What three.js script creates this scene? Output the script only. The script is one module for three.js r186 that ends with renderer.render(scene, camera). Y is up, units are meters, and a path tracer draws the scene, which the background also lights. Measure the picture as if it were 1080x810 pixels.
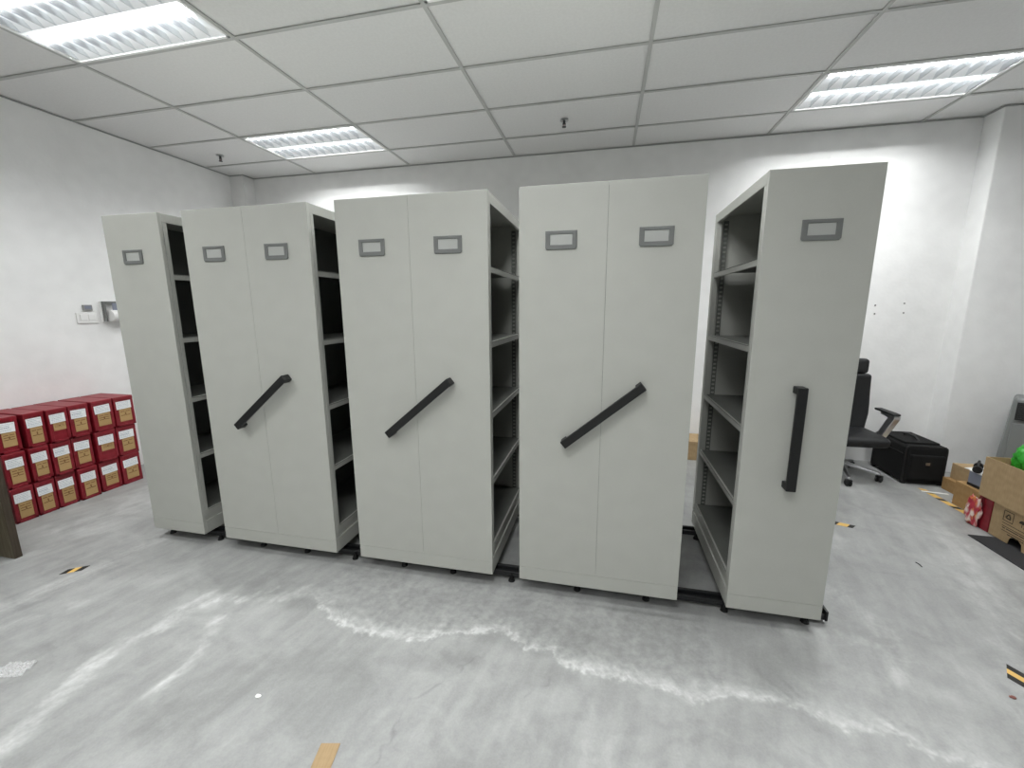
import * as THREE from 'three';
import { RoundedBoxGeometry } from 'three/addons/geometries/RoundedBoxGeometry.js';
import { mergeGeometries, mergeVertices } from 'three/addons/utils/BufferGeometryUtils.js';
import { RectAreaLightUniformsLib } from 'three/addons/lights/RectAreaLightUniformsLib.js';
import { createNoise2D, createNoise3D } from 'simplex-noise';

// ---------------------------------------------------------------- camera, renderer, light level
RectAreaLightUniformsLib.init();
const scene = new THREE.Scene();
scene.background = new THREE.Color(0x000000);
const camera = new THREE.PerspectiveCamera(85.9, 1080 / 810, 0.05, 60);
camera.position.set(0.6767, 1.516, 1.9749);
camera.rotation.order = 'YXZ';
camera.rotation.set(-0.18107, 0.22115, -0.00429);
const renderer = new THREE.WebGLRenderer({ antialias: true });
renderer.toneMapping = THREE.LinearToneMapping;
renderer.toneMappingExposure = 1.0;
renderer.shadowMap.enabled = true;
renderer.shadowMap.type = THREE.PCFSoftShadowMap;
const TUBE = 225;                                   // luminance of a fluorescent tube
const TUBE_COLOR = new THREE.Color(0.985, 1.0, 1.0);

// ---------------------------------------------------------------- helpers
let seed = 20240611;
const rnd = () => { seed = (seed + 0x6d2b79f5) | 0; let t = Math.imul(seed ^ (seed >>> 15), 1 | seed); t = (t + Math.imul(t ^ (t >>> 7), 61 | t)) ^ t; return ((t ^ (t >>> 14)) >>> 0) / 4294967296; };
const n2 = createNoise2D(rnd), n3 = createNoise3D(rnd);
const names = new Map();
const numbered = (n) => { const k = names.get(n) ?? 0; names.set(n, k + 1); return k ? n + '_' + String(k).padStart(3, '0') : n; };
const lit = (o) => { o.traverse((c) => { if (c.isMesh) { c.castShadow = true; c.receiveShadow = true; } }); return o; };
function boxUV(g) {                                  // uv in metres, by the way each face points
  const p = g.attributes.position, n = g.attributes.normal, uv = new Float32Array(p.count * 2);
  for (let i = 0; i < p.count; i++) {
    const ax = Math.abs(n.getX(i)), ay = Math.abs(n.getY(i)), az = Math.abs(n.getZ(i));
    const [u, v] = ax >= ay && ax >= az ? [p.getZ(i), p.getY(i)] : ay >= az ? [p.getX(i), p.getZ(i)] : [p.getX(i), p.getY(i)];
    uv[2 * i] = u; uv[2 * i + 1] = v;
  }
  g.setAttribute('uv', new THREE.BufferAttribute(uv, 2));
  return g;
}
const box = (x0, x1, y0, y1, z0, z1) => boxUV(new THREE.BoxGeometry(x1 - x0, y1 - y0, z1 - z0).translate((x0 + x1) / 2, (y0 + y1) / 2, (z0 + z1) / 2));
const rbox = (x0, x1, y0, y1, z0, z1, r = 0.003, s = 2) => boxUV(new RoundedBoxGeometry(x1 - x0, y1 - y0, z1 - z0, s, r).translate((x0 + x1) / 2, (y0 + y1) / 2, (z0 + z1) / 2));
const cyl = (r0, r1, h, n = 24) => new THREE.CylinderGeometry(r0, r1, h, n);
const merge = (list) => { const l = list.map((g) => { const h = g.index ? g.toNonIndexed() : g; for (const k of Object.keys(h.attributes)) if (!['position', 'normal', 'uv'].includes(k)) h.deleteAttribute(k); return h; }); return mergeGeometries(l); };
function part(name, geo, mat, parent) { const m = new THREE.Mesh(geo, mat); m.name = name; parent.add(m); return m; }
function thing(name, label, category, pos = [0, 0, 0], turn = 0, group) {
  const o = new THREE.Group(); o.name = numbered(name); scene.add(o);
  o.position.set(...pos); o.rotation.y = turn; o.userData = { label, category };
  if (group) o.userData.group = group;
  return o;
}
function single(name, label, category, geo, mat, pos = [0, 0, 0], turn = 0, group) {
  const m = new THREE.Mesh(geo, mat); m.name = numbered(name); scene.add(m);
  m.position.set(...pos); m.rotation.y = turn; m.userData = { label, category };
  if (group) m.userData.group = group;
  return m;
}
function struct(name, geo, mat) { const m = new THREE.Mesh(geo, mat); m.name = name; m.userData = { kind: 'structure' }; scene.add(m); return m; }
function grain(size, repeat, f) {                    // tiling-free grey noise tile in 0..1 (mirrored)
  const d = new Uint8Array(size * size * 4);
  for (let y = 0; y < size; y++) for (let x = 0; x < size; x++) { const v = Math.max(0, Math.min(255, 255 * f(x / size, y / size))); d.set([v, v, v, 255], 4 * (y * size + x)); }
  const t = new THREE.DataTexture(d, size, size); t.wrapS = t.wrapT = THREE.MirroredRepeatWrapping; t.magFilter = THREE.LinearFilter; t.minFilter = THREE.LinearMipmapLinearFilter; t.generateMipmaps = true; t.repeat.set(repeat, repeat); t.needsUpdate = true;
  return t;
}
function tinted(size, repeat, rgb, amp, f) {         // colour texture: base colour with noise
  const d = new Uint8Array(size * size * 4);
  for (let y = 0; y < size; y++) for (let x = 0; x < size; x++) { const v = f(x / size, y / size) * amp; d.set([...rgb.map((c) => Math.max(0, Math.min(255, c + v))), 255], 4 * (y * size + x)); }
  const t = new THREE.DataTexture(d, size, size); t.colorSpace = THREE.SRGBColorSpace; t.wrapS = t.wrapT = THREE.MirroredRepeatWrapping; t.magFilter = THREE.LinearFilter; t.minFilter = THREE.LinearMipmapLinearFilter; t.generateMipmaps = true; t.repeat.set(repeat, repeat); t.needsUpdate = true;
  return t;
}
const std = (o) => new THREE.MeshStandardMaterial(o);

// ---------------------------------------------------------------- materials
const peel = grain(256, 9, (x, y) => 0.5 + 0.25 * n2(x * 40, y * 40) + 0.2 * n2(x * 90, y * 90 + 7));
const plasterBump = grain(512, 0.7, (x, y) => 0.5 + 0.22 * n2(x * 9, y * 9) + 0.15 * n2(x * 30, y * 30 + 3) + 0.12 * (rnd() - 0.5));
const M = {
  wall: std({ map: tinted(512, 0.35, [238, 238, 237], 3, (x, y) => n2(x * 5, y * 5) + 0.7 * n2(x * 17, y * 17)), roughness: 0.85, bumpMap: plasterBump, bumpScale: 0.0015 }),
  tile: std({ map: tinted(512, 0.9, [224, 224, 223], 2, (x, y) => n2(x * 40, y * 40) + (rnd() - 0.5) * 2), roughness: 0.95 }),
  tbar: std({ color: 0xb6b7b5, roughness: 0.6 }),
  angle: std({ color: 0xa0a2a0, roughness: 0.7 }),
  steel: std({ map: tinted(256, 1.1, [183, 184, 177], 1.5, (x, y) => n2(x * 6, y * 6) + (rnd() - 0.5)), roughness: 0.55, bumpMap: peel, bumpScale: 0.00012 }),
  steelInShaded: std({ map: tinted(256, 1.1, [112, 114, 109], 1.5, (x, y) => n2(x * 6, y * 6) + (rnd() - 0.5)), roughness: 0.6 }),  // unit steel with the shade inside the bays put into its colour
  backSheetShaded: std({ map: tinted(256, 1.1, [98, 100, 96], 1.5, (x, y) => n2(x * 6, y * 6) + (rnd() - 0.5)), roughness: 0.65 }),  // sheet grey darkened so its colour carries the shadow deep in the bays
  holder: std({ color: 0x6f716f, roughness: 0.6 }),
  card: std({ color: 0xb4b6b2, roughness: 0.35 }),
  black: std({ color: 0x0c0d0d, roughness: 0.5 }),
  blackRail: std({ color: 0x17181a, roughness: 0.4 }),
  enamel: std({ color: 0xf0f1f0, roughness: 0.4 }),
  louver: std({ color: 0xe0e3e6, metalness: 1, roughness: 0.2 }),
  tube: std({ color: 0xffffff, emissive: TUBE_COLOR, emissiveIntensity: 6, roughness: 0.4 }),
  chrome: std({ color: 0xe4e5e6, metalness: 1, roughness: 0.28 }),
  alu: std({ color: 0xb9babb, metalness: 1, roughness: 0.3 }),
  leather: std({ color: 0x131416, roughness: 0.5, bumpMap: grain(256, 6, (x, y) => 0.5 + 0.4 * n2(x * 50, y * 50)), bumpScale: 0.0006 }),
  nylon: std({ color: 0x030303, roughness: 0.95, bumpMap: grain(256, 10, (x, y) => 0.5 + 0.25 * Math.sin(x * 300) + 0.25 * Math.sin(y * 300)), bumpScale: 0.0004 }),
  piping: std({ color: 0x1a1a1b, roughness: 0.4 }),
  red: std({ map: tinted(256, 2, [128, 17, 32], 7, (x, y) => n2(x * 8, y * 8) + 0.5 * n2(x * 40, y * 40)), roughness: 0.42 }),
  redDark: std({ color: 0x6d1020, roughness: 0.5 }),
  kraft: std({ map: tinted(512, 2, [168, 143, 107], 9, (x, y) => 0.6 * n2(x * 60, y * 5) + 0.6 * n2(x * 6, y * 9) + 0.3 * (rnd() - 0.5)), roughness: 0.85 }),
  kraftDark: std({ map: tinted(512, 2, [160, 127, 82], 9, (x, y) => 0.6 * n2(x * 60, y * 5) + 0.6 * n2(x * 6, y * 9)), roughness: 0.85 }),
  wood: std({ map: tinted(512, 1.4, [92, 84, 66], 12, (x, y) => n2(x * 60, y * 3) + 0.5 * n2(x * 150, y * 6)), roughness: 0.6 }),
  woodEdge: std({ map: tinted(256, 1.4, [62, 52, 40], 9, (x, y) => n2(x * 60, y * 3)), roughness: 0.6 }),
  white: std({ color: 0xe8e8e6, roughness: 0.5 }),
  paper: std({ color: 0xeeeeea, roughness: 0.8, side: THREE.DoubleSide }),
  greyBox: std({ color: 0x7d8290, roughness: 0.6 }),
  purifier: std({ color: 0x7c7f7e, roughness: 0.45 }),
  green: std({ color: 0x2fa02c, roughness: 0.4, side: THREE.DoubleSide }),
  mat: std({ map: tinted(256, 6, [38, 38, 40], 10, (x, y) => n2(x * 60, y * 60)), roughness: 0.9 }),
  yellow: std({ color: 0xdcb565, roughness: 0.55 }),
  tapeBlack: std({ color: 0x1b1a18, roughness: 0.5 }),
  plug: std({ color: 0x8c8c8a, roughness: 0.6 }),
  film: new THREE.MeshPhysicalMaterial({ color: 0xffffff, roughness: 0.12, transmission: 0.75, thickness: 0, side: THREE.DoubleSide }),
};

// ---------------------------------------------------------------- room
const HC = 3.092, XL = -3.788, XR = 4.5, ZB = -2.633, ZF = 4.7;       // ceiling, walls
const GX = -2.716, GZ = -0.362;                                        // a node of the ceiling grid

// concrete: base grey, trowel clouds, pale laitance veins where the photograph shows them
function concrete() {
  const W = 2048, H = 1024, X0 = -4, X1 = 4.6, Z0 = -2.8, Z1 = 1.5, col = new Uint8Array(W * H * 4), rou = new Uint8Array(W * H * 4);
  const fbm = (x, z) => 0.5 * n2(x, z) + 0.27 * n2(x * 2.1 + 7, z * 2.1) + 0.15 * n2(x * 4.3, z * 4.3 + 5) + 0.08 * n2(x * 9, z * 9);
  const edge = [[-0.84, 0.24], [-0.71, 0.34], [-0.6, 0.4], [-0.42, 0.44], [-0.22, 0.44], [-0.08, 0.43], [-0.06, 0.385], [0.12, 0.33], [0.24, 0.28], [0.31, 0.32], [0.38, 0.38], [0.48, 0.34], [0.53, 0.4], [0.6, 0.43], [0.74, 0.44], [0.81, 0.44], [1.0, 0.45], [1.08, 0.48], [1.2, 0.43], [1.39, 0.4], [1.47, 0.42], [1.57, 0.48], [1.75, 0.44], [1.8, 0.51], [1.98, 0.53], [2.3, 0.62]];
  const edgeZ = (x) => { if (x <= edge[0][0] || x >= edge.at(-1)[0]) return null; let k = 1; while (edge[k][0] < x) k++; const [a, b] = [edge[k - 1], edge[k]]; return a[1] + (b[1] - a[1]) * (x - a[0]) / (b[0] - a[0]); };
  const veins = [   // [points, half width, strength]
    [[[-1.28, 1.4], [-1.34, 1.21], [-1.38, 1.09], [-1.42, 0.96], [-1.46, 0.81], [-1.43, 0.72], [-1.40, 0.6], [-1.37, 0.47], [-1.35, 0.4]], 0.042, 0.8],
    [[[-1.32, 0.4], [-1.16, 0.38], [-1.09, 0.33], [-1.05, 0.26]], 0.024, 0.85],
    [[[-1.16, 0.38], [-0.95, 0.32], [-0.84, 0.24]], 0.03, 0.6],
    [[[-1.14, 0.54], [-1.08, 0.63], [-1.06, 0.68], [-1.04, 0.77], [-1.05, 0.84], [-1.06, 0.89]], 0.028, 0.6],
    [[[1.9, -0.38], [2.0, -0.25], [2.03, -0.12], [1.99, 0.06], [1.9, 0.18]], 0.04, 0.45],
    [[[1.5, 0.0], [1.78, -0.01], [1.89, 0.0], [1.97, 0.06]], 0.03, 0.3],
    [[[-2.6, 1.0], [-2.31, 0.72], [-2.27, 0.5], [-2.24, 0.35], [-2.2, 0.0]], 0.06, 0.5],
    [[[-2.2, 0.95], [-2.06, 0.71], [-1.95, 0.58]], 0.05, 0.3],
    [[[-3.4, 0.3], [-3.0, 0.0], [-2.7, -0.4]], 0.08, 0.3],
    [[[2.3, 0.4], [2.6, -0.2], [2.8, -0.7], [3.0, -1.2]], 0.10, 0.35],
  ];
  const cracks = [[[-0.02, 0.72], [0.03, 0.68], [0.07, 0.63], [0.11, 0.56], [0.14, 0.51], [0.2, 0.45]], [[0.42, 0.62], [0.49, 0.54], [0.54, 0.48]], [[-0.1, 1.2], [-0.03, 0.95], [-0.02, 0.72]]];
  const blots = [[-1.33, 0.39, 0.075, 0.05, 34], [-1.06, 0.885, 0.045, 0.04, 30], [0.15, 0.49, 0.09, 0.05, -22], [0.5, 0.51, 0.08, 0.05, -16], [-1.6, 0.78, 0.1, 0.06, -16], [-1.75, 0.5, 0.25, 0.12, -12], [1.2, 0.15, 0.35, 0.16, -14], [0.1, 0.2, 0.3, 0.1, -10], [2.3, -0.4, 0.25, 0.2, -10], [0.6, 0.95, 0.6, 0.25, 10], [1.3, 0.75, 0.4, 0.16, 8], [-0.5, 0.75, 0.4, 0.2, -6], [2.7, 0.1, 0.3, 0.25, 7]];
  const seg = (px, pz, a, b) => { const dx = b[0] - a[0], dz = b[1] - a[1], t = Math.max(0, Math.min(1, ((px - a[0]) * dx + (pz - a[1]) * dz) / (dx * dx + dz * dz))); return Math.hypot(px - a[0] - t * dx, pz - a[1] - t * dz); };
  const near = (pts, x, z) => { let d = 9; for (let i = 1; i < pts.length; i++) d = Math.min(d, seg(x, z, pts[i - 1], pts[i])); return d; };
  const lim = [...veins.map((v) => v[0]), ...cracks].map((p) => [Math.min(...p.map((q) => q[0])) - 0.3, Math.max(...p.map((q) => q[0])) + 0.3, Math.min(...p.map((q) => q[1])) - 0.3, Math.max(...p.map((q) => q[1])) + 0.3]);
  const out = (k, x, z) => { const b = lim[k]; return x < b[0] || x > b[1] || z < b[2] || z > b[3]; };
  for (let j = 0; j < H; j++) for (let i = 0; i < W; i++) {
    const x = X0 + (X1 - X0) * (i + 0.5) / W, z = Z0 + (Z1 - Z0) * (j + 0.5) / H;
    const wx = x + 0.10 * n2(x * 2.2, z * 2.2 + 9) + 0.03 * n2(x * 8, z * 8), wz = z + 0.08 * n2(x * 2.2 + 31, z * 2.2) + 0.025 * n2(x * 8 + 5, z * 8 + 5);
    const big = fbm(wx * 1.1, wz * 1.3), mid = fbm(wx * 4.2 + 11, wz * 4.8), fine = 0.5 * n2(x * 34, z * 34) + 0.5 * n2(x * 80, z * 80);
    const trowel = fbm((x * 0.97 + z * 0.24) * 9, (z * 0.97 - x * 0.24) * 1.6 + 40);
    let v = 154 + big * 16 + mid * 11 + trowel * 9 + fine * 3 + (rnd() - 0.5) * 7;
    let pale = 0;
    for (let k = 0; k < veins.length; k++) {
      if (out(k, x, z)) continue;
      const [pts, hw, st] = veins[k], d = near(pts, x + 0.02 * n2(x * 6 + k, z * 6) + 0.010 * n2(x * 26, z * 26 + k), z + 0.02 * n2(x * 6, z * 6 + k) + 0.010 * n2(x * 26 + 9, z * 26));
      const w = hw * (1 + 0.45 * n2(x * 3 + k * 7, z * 3)), body = 1 / (1 + Math.exp((d - w) / (w * 0.22)));
      pale = Math.max(pale, st * body * (0.6 + 0.55 * trowel + 0.35 * mid + 0.2 * fine));
    }
    const ez = edgeZ(x + 0.02 * n2(x * 14, z * 14 + 60) + 0.01 * n2(x * 40, z * 40));
    if (ez !== null) {                               // tide line: crisp towards the room, mottled towards the units
      const d = z - ez + 0.014 * n2(x * 20 + 3, z * 20) + 0.008 * n2(x * 55, z * 55), fade = Math.min(1, (x + 0.84) / 0.1) * Math.min(1, (2.3 - x) / 0.5), thin = x > 0.9 ? 0.75 : 1;
      const mott = 0.5 + 0.9 * fbm(wx * 9, wz * 11) + 0.5 * fbm(x * 24 + 5, z * 26);
      const body = d > 0 ? Math.exp(-((d / 0.016) ** 2)) : 0.55 * Math.exp(d / 0.035) + 0.45 * Math.exp(d / (x < 0.1 ? 0.12 : 0.07));
      pale = Math.max(pale, fade * thin * Math.max(0, body * (0.35 + 0.85 * mott)));
      if (d < 0 && d > -0.4 && x < 1.2) v += fade * 13 * fbm(x * 15 + 2, z * 17) - 3 * fade;
    }
    v += 44 * Math.min(1, Math.max(0, pale));
    for (const [bx, bz, rx, rz, a] of blots) { const q = ((wx - bx) / rx) ** 2 + ((wz - bz) / rz) ** 2; if (q < 5) v += a * Math.exp(-q) * (0.8 + 0.6 * mid); }
    for (let k = 0; k < cracks.length; k++) { if (out(veins.length + k, x, z)) continue; const d = near(cracks[k], x + 0.012 * n2(x * 14, z * 14), z + 0.012 * n2(x * 14 + 3, z * 14)); v -= 16 * Math.exp(-((d / 0.006) ** 2)) * Math.max(0, 0.5 + 0.7 * n2(x * 9, z * 9)); }
    const o = 4 * (j * W + i);
    col.set([v, v + 1, v - 0.5, 255].map((c) => Math.max(0, Math.min(255, c))), o);
    const q = 150 + big * 24 + mid * 14 + pale * 40 + fine * 8; rou.set([q, q, q, 255].map((c) => Math.max(0, Math.min(255, c))), o);
  }
  const tex = (d, srgb) => { const t = new THREE.DataTexture(d, W, H); if (srgb) t.colorSpace = THREE.SRGBColorSpace; t.wrapS = t.wrapT = THREE.MirroredRepeatWrapping; t.magFilter = THREE.LinearFilter; t.minFilter = THREE.LinearMipmapLinearFilter; t.generateMipmaps = true; t.needsUpdate = true; return t; };
  const m = std({ map: tex(col, true), roughnessMap: tex(rou, false), roughness: 0.85 });
  const g = new THREE.BoxGeometry(XR - XL + 0.3, 0.1, ZF - ZB + 0.3).translate((XL + XR) / 2, -0.05, (ZB + ZF) / 2), p = g.attributes.position, uv = g.attributes.uv;
  for (let k = 0; k < p.count; k++) uv.setXY(k, (p.getX(k) - X0) / (X1 - X0), (p.getZ(k) - Z0) / (Z1 - Z0));
  return [g, m];
}
struct('floor', ...concrete());
struct('wall_left', box(XL - 0.15, XL, 0, HC + 0.2, ZB - 0.15, ZF + 0.15), M.wall);
struct('wall_back', box(XL, XR, 0, HC + 0.2, ZB - 0.15, ZB), M.wall);
struct('wall_right', box(XR, XR + 0.15, 0, HC + 0.2, ZB - 0.15, ZF + 0.15), M.wall);
struct('wall_front', box(XL, XR, 0, HC + 0.2, ZF, ZF + 0.15), M.wall);
struct('wall_column_left', rbox(XL - 0.02, -3.598, 0, HC + 0.1, ZB - 0.02, -2.475, 0.006), M.wall);
struct('wall_column_right', rbox(3.735, XR + 0.02, 0, HC + 0.1, ZB - 0.02, -2.445, 0.008), M.wall);

// suspended ceiling: lay-in tiles on a grid of bars, fittings in four of the tiles in view
const FITTINGS = [   // [column, row] of the tile that each fitting replaces, label
  [0, -1, 'large recessed louvre light in the upper left corner, nearest on the left'],
  [0, 2, 'small-looking recessed louvre light over the second shelving unit, near the back wall'],
  [4, 2, 'recessed louvre light at the upper right, over the unit with the vertical handle'],
  [2, -1, 'recessed louvre light mostly cut off by the top edge, above the middle unit'],
  [0, -4, 'recessed louvre light behind the viewpoint on the left side'],
  [2, -4, 'recessed louvre light behind the viewpoint in the middle'],
  [4, -1, 'recessed louvre light beyond the top edge at the right'],
  [2, -7, 'added recessed louvre light, unseen, at the far end behind the viewpoint'],  // added fitting out of view, fill light for the unit fronts
];
const ceiling = struct('ceiling', box(XL - 0.1, XR + 0.1, HC + 0.2, HC + 0.3, ZB - 0.1, ZF + 0.1), M.tile);
{
  const held = new Set(FITTINGS.map(([c, r]) => c + ',' + r)), cache = new Map();
  for (let c = -1; c <= 6; c++) for (let r = -9; r <= 3; r++) {
    if (held.has(c + ',' + r)) continue;
    const x0 = Math.max(GX + 1.2 * c, XL), x1 = Math.min(GX + 1.2 * c + 1.2, XR), z1 = Math.min(GZ - 0.6 * r, ZF), z0 = Math.max(GZ - 0.6 * r - 0.6, ZB);
    if (x1 - x0 < 0.02 || z1 - z0 < 0.02) continue;
    const w = x1 - x0 - 0.003, d = z1 - z0 - 0.003, key = w.toFixed(3) + ',' + d.toFixed(3);
    if (!cache.has(key)) cache.set(key, box(-w / 2, w / 2, 0, 0.016, -d / 2, d / 2));
    const t = part('ceiling_tile', cache.get(key), M.tile, ceiling);
    t.position.set((x0 + x1) / 2, HC + 0.003 + 0.002 * rnd(), (z0 + z1) / 2); t.rotation.z = (rnd() - 0.5) * 0.0016;
  }
  for (let c = 0; c <= 6; c++) part('main_bar', box(GX + 1.2 * c - 0.012, GX + 1.2 * c + 0.012, HC - 0.004, HC + 0.002, ZB, ZF), M.tbar, ceiling);
  for (let r = -8; r <= 3; r++) part('cross_bar', box(XL, XR, HC - 0.0035, HC + 0.002, GZ - 0.6 * r - 0.012, GZ - 0.6 * r + 0.012), M.tbar, ceiling);
  for (const [n, g] of [['trim_1', box(XL, XL + 0.02, HC - 0.006, HC, ZB, ZF)], ['trim_2', box(-3.598, 3.735, HC - 0.006, HC, ZB, ZB + 0.02)], ['trim_3', box(3.715, 3.735, HC - 0.006, HC, ZB, -2.425)], ['trim_4', box(3.735, XR, HC - 0.006, HC, -2.445, -2.425)], ['trim_5', box(XL, -3.578, HC - 0.006, HC, -2.475, -2.455)], ['trim_6', box(-3.598, -3.578, HC - 0.006, HC, ZB, -2.475)]]) struct(n, g, M.angle);
}
function ceilingLight([c, r, label]) {
  const o = thing('ceiling_light', label, 'ceiling light', [GX + 1.2 * c + 0.6, HC, GZ - 0.6 * r - 0.3], 0, 'recessed louvre lights');
  const L = 0.588, D = 0.288, T = 0.10;
  part('housing', merge([box(-L, L, T, T + 0.006, -D, D), box(-L, L, 0, T, -D, -D + 0.006), box(-L, L, 0, T, D - 0.006, D), box(-L, -L + 0.006, 0, T, -D, D), box(L - 0.006, L, 0, T, -D, D)]), M.enamel, o);
  part('rim', merge([box(-L, L, -0.004, 0.004, -D, -D + 0.018), box(-L, L, -0.004, 0.004, D - 0.018, D), box(-L, -L + 0.018, -0.004, 0.004, -D, D), box(L - 0.018, L, -0.004, 0.004, -D, D)]), M.enamel, o);
  for (const s of [-1, 1]) {
    const zc = s * 0.137;
    const prof = (y) => 0.03 + 0.098 * Math.sqrt(Math.max(0, 1 - y / 0.046));           // half width of the trough at height y
    for (const k of [-1, 1]) {                       // curved side reflector
      const pts = []; for (let i = 0; i <= 8; i++) { const y = 0.001 + 0.044 * i / 8; pts.push([k * prof(y), y]); }
      const g = new THREE.PlaneGeometry(2 * L - 0.03, 1, 1, 8), p = g.attributes.position;
      for (let i = 0; i < p.count; i++) { const row = Math.round((0.5 - p.getY(i)) * 8); p.setXYZ(i, p.getX(i), pts[row][1], zc + pts[row][0]); }
      g.computeVertexNormals(); part('side_reflector', g, M.reflector, o);
    }
    const n = 12, pitch = (2 * L - 0.05) / n, shape = new THREE.Shape();
    const ys = [0.002, 0.01, 0.018, 0.026, 0.033]; shape.moveTo(-prof(ys[0]), ys[0]);
    for (const y of [...ys].reverse()) shape.lineTo(prof(y), y);
    shape.setFromPoints([...ys.map((y) => new THREE.Vector2(prof(y) - 0.001, y)), ...[...ys].reverse().map((y) => new THREE.Vector2(-prof(y) + 0.001, y))]);
    const flat = new THREE.ExtrudeGeometry(shape, { depth: 1, bevelEnabled: false }), p = flat.attributes.position;
    for (let i = 0; i < p.count; i++) { const y = p.getY(i), side = p.getZ(i) > 0.5 ? 1 : -1, half = 0.0012 + 0.007 * (y / 0.033) ** 1.6; p.setXYZ(i, side * half, y, zc - p.getX(i)); }
    flat.computeVertexNormals();
    for (let i = 0; i <= n; i++) { const b = part('louvre_blade', flat, M.louver, o); b.position.x = -L + 0.025 + pitch * i; }
    const t = part('tube', cyl(0.013, 0.013, 2 * L - 0.06, 12).rotateZ(Math.PI / 2).translate(0, 0.06, zc), M.tube, o);
    for (const e of [-L + 0.006, L - 0.03]) part('tube_socket', box(e, e + 0.024, 0.042, 0.078, zc - 0.014, zc + 0.014), M.enamel, t);
    const a = new THREE.RectAreaLight(TUBE_COLOR, TUBE, 2 * L - 0.07, 0.026); a.name = 'tube_light';
    a.position.set(0, 0.0445, zc); a.rotation.x = -Math.PI / 2; o.add(a);
  }
  lit(o);
}
M.reflector = std({ color: 0xeef0f2, metalness: 1, roughness: 0.5, side: THREE.DoubleSide });
FITTINGS.forEach(ceilingLight);

function sprinkler(x, z, label) {
  const o = thing('sprinkler_head', label, 'sprinkler', [x, HC, z], 0, 'ceiling sprinklers');
  part('escutcheon', cyl(0.032, 0.036, 0.008, 24).translate(0, -0.004, 0), M.alu, o);
  part('nozzle', merge([cyl(0.011, 0.011, 0.03, 12).translate(0, -0.02, 0), box(-0.014, -0.011, -0.055, -0.03, -0.003, 0.003), box(0.011, 0.014, -0.055, -0.03, -0.003, 0.003), cyl(0.014, 0.012, 0.006, 12).translate(0, -0.031, 0)]), M.holderDark, o);
  part('deflector', cyl(0.018, 0.018, 0.003, 16).translate(0, -0.056, 0), M.holderDark, o);
  part('bulb', cyl(0.004, 0.004, 0.022, 8).translate(0, -0.044, 0), M.redDark, o);
}
M.holderDark = std({ color: 0x4c4e4f, metalness: 0.7, roughness: 0.4 });
sprinkler(-3.292, -1.895, 'small sprinkler head near the left wall');
sprinkler(0.274, -1.885, 'small sprinkler head in the middle of the ceiling');

// ---------------------------------------------------------------- mobile shelving on rails
const H = 2.062, B = 0.071, D = 0.85, SH = [1.722, 1.348, 0.975, 0.606, 0.226];
const slotStrip = (() => {                            // perforated shelf strip, facing +z, at z 0..0.0015
  const s = new THREE.Shape([[-0.014, 0.16], [0.014, 0.16], [0.014, 2.02], [-0.014, 2.02]].map((p) => new THREE.Vector2(...p)));
  for (let y = 0.2; y < 2.0; y += 0.026) s.holes.push(new THREE.Path([[-0.008, y], [-0.008, y + 0.011], [0.008, y + 0.011], [0.008, y]].map((p) => new THREE.Vector2(...p))));
  return boxUV(new THREE.ExtrudeGeometry(s, { depth: 0.0015, bevelEnabled: false }));
})();
function handle(parent, x, y, len, ang) {
  const bar = part('handle', rbox(-0.020, 0.020, -len / 2, len / 2, 0.040, 0.055, 0.004, 3), M.black, parent);
  bar.position.set(x, y, 0); bar.rotation.z = ang;
  for (const s of [-1, 1]) part('handle_mount', (rbox(-0.0195, 0.0195, s * (len / 2 - 0.016) - 0.0155, s * (len / 2 - 0.016) + 0.0155, 0, 0.042, 0.004, 2)), M.black, bar);
}
function holder(parent, x, y) {
  const w = 0.0705, h = 0.0395, iw = 0.052, ih = 0.022, s = new THREE.Shape();
  s.setFromPoints([[-w + .006, -h], [w - .006, -h], [w, -h + .006], [w, h], [-w, h], [-w, -h + .006]].map((p) => new THREE.Vector2(...p)));
  s.holes.push(new THREE.Path([[-iw, -ih], [-iw, ih + 0.006], [iw, ih + 0.006], [iw, -ih]].map((p) => new THREE.Vector2(...p))));
  const f = part('label_holder', boxUV(new THREE.ExtrudeGeometry(s, { depth: 0.004, bevelEnabled: true, bevelThickness: 0.0015, bevelSize: 0.0015, bevelSegments: 1 })), M.holder, parent);
  f.position.set(x, y, 0.0015);
  part('card', box(-iw, iw, -ih, ih + 0.006, -0.001, 0.0012), M.card, f);
}
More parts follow.
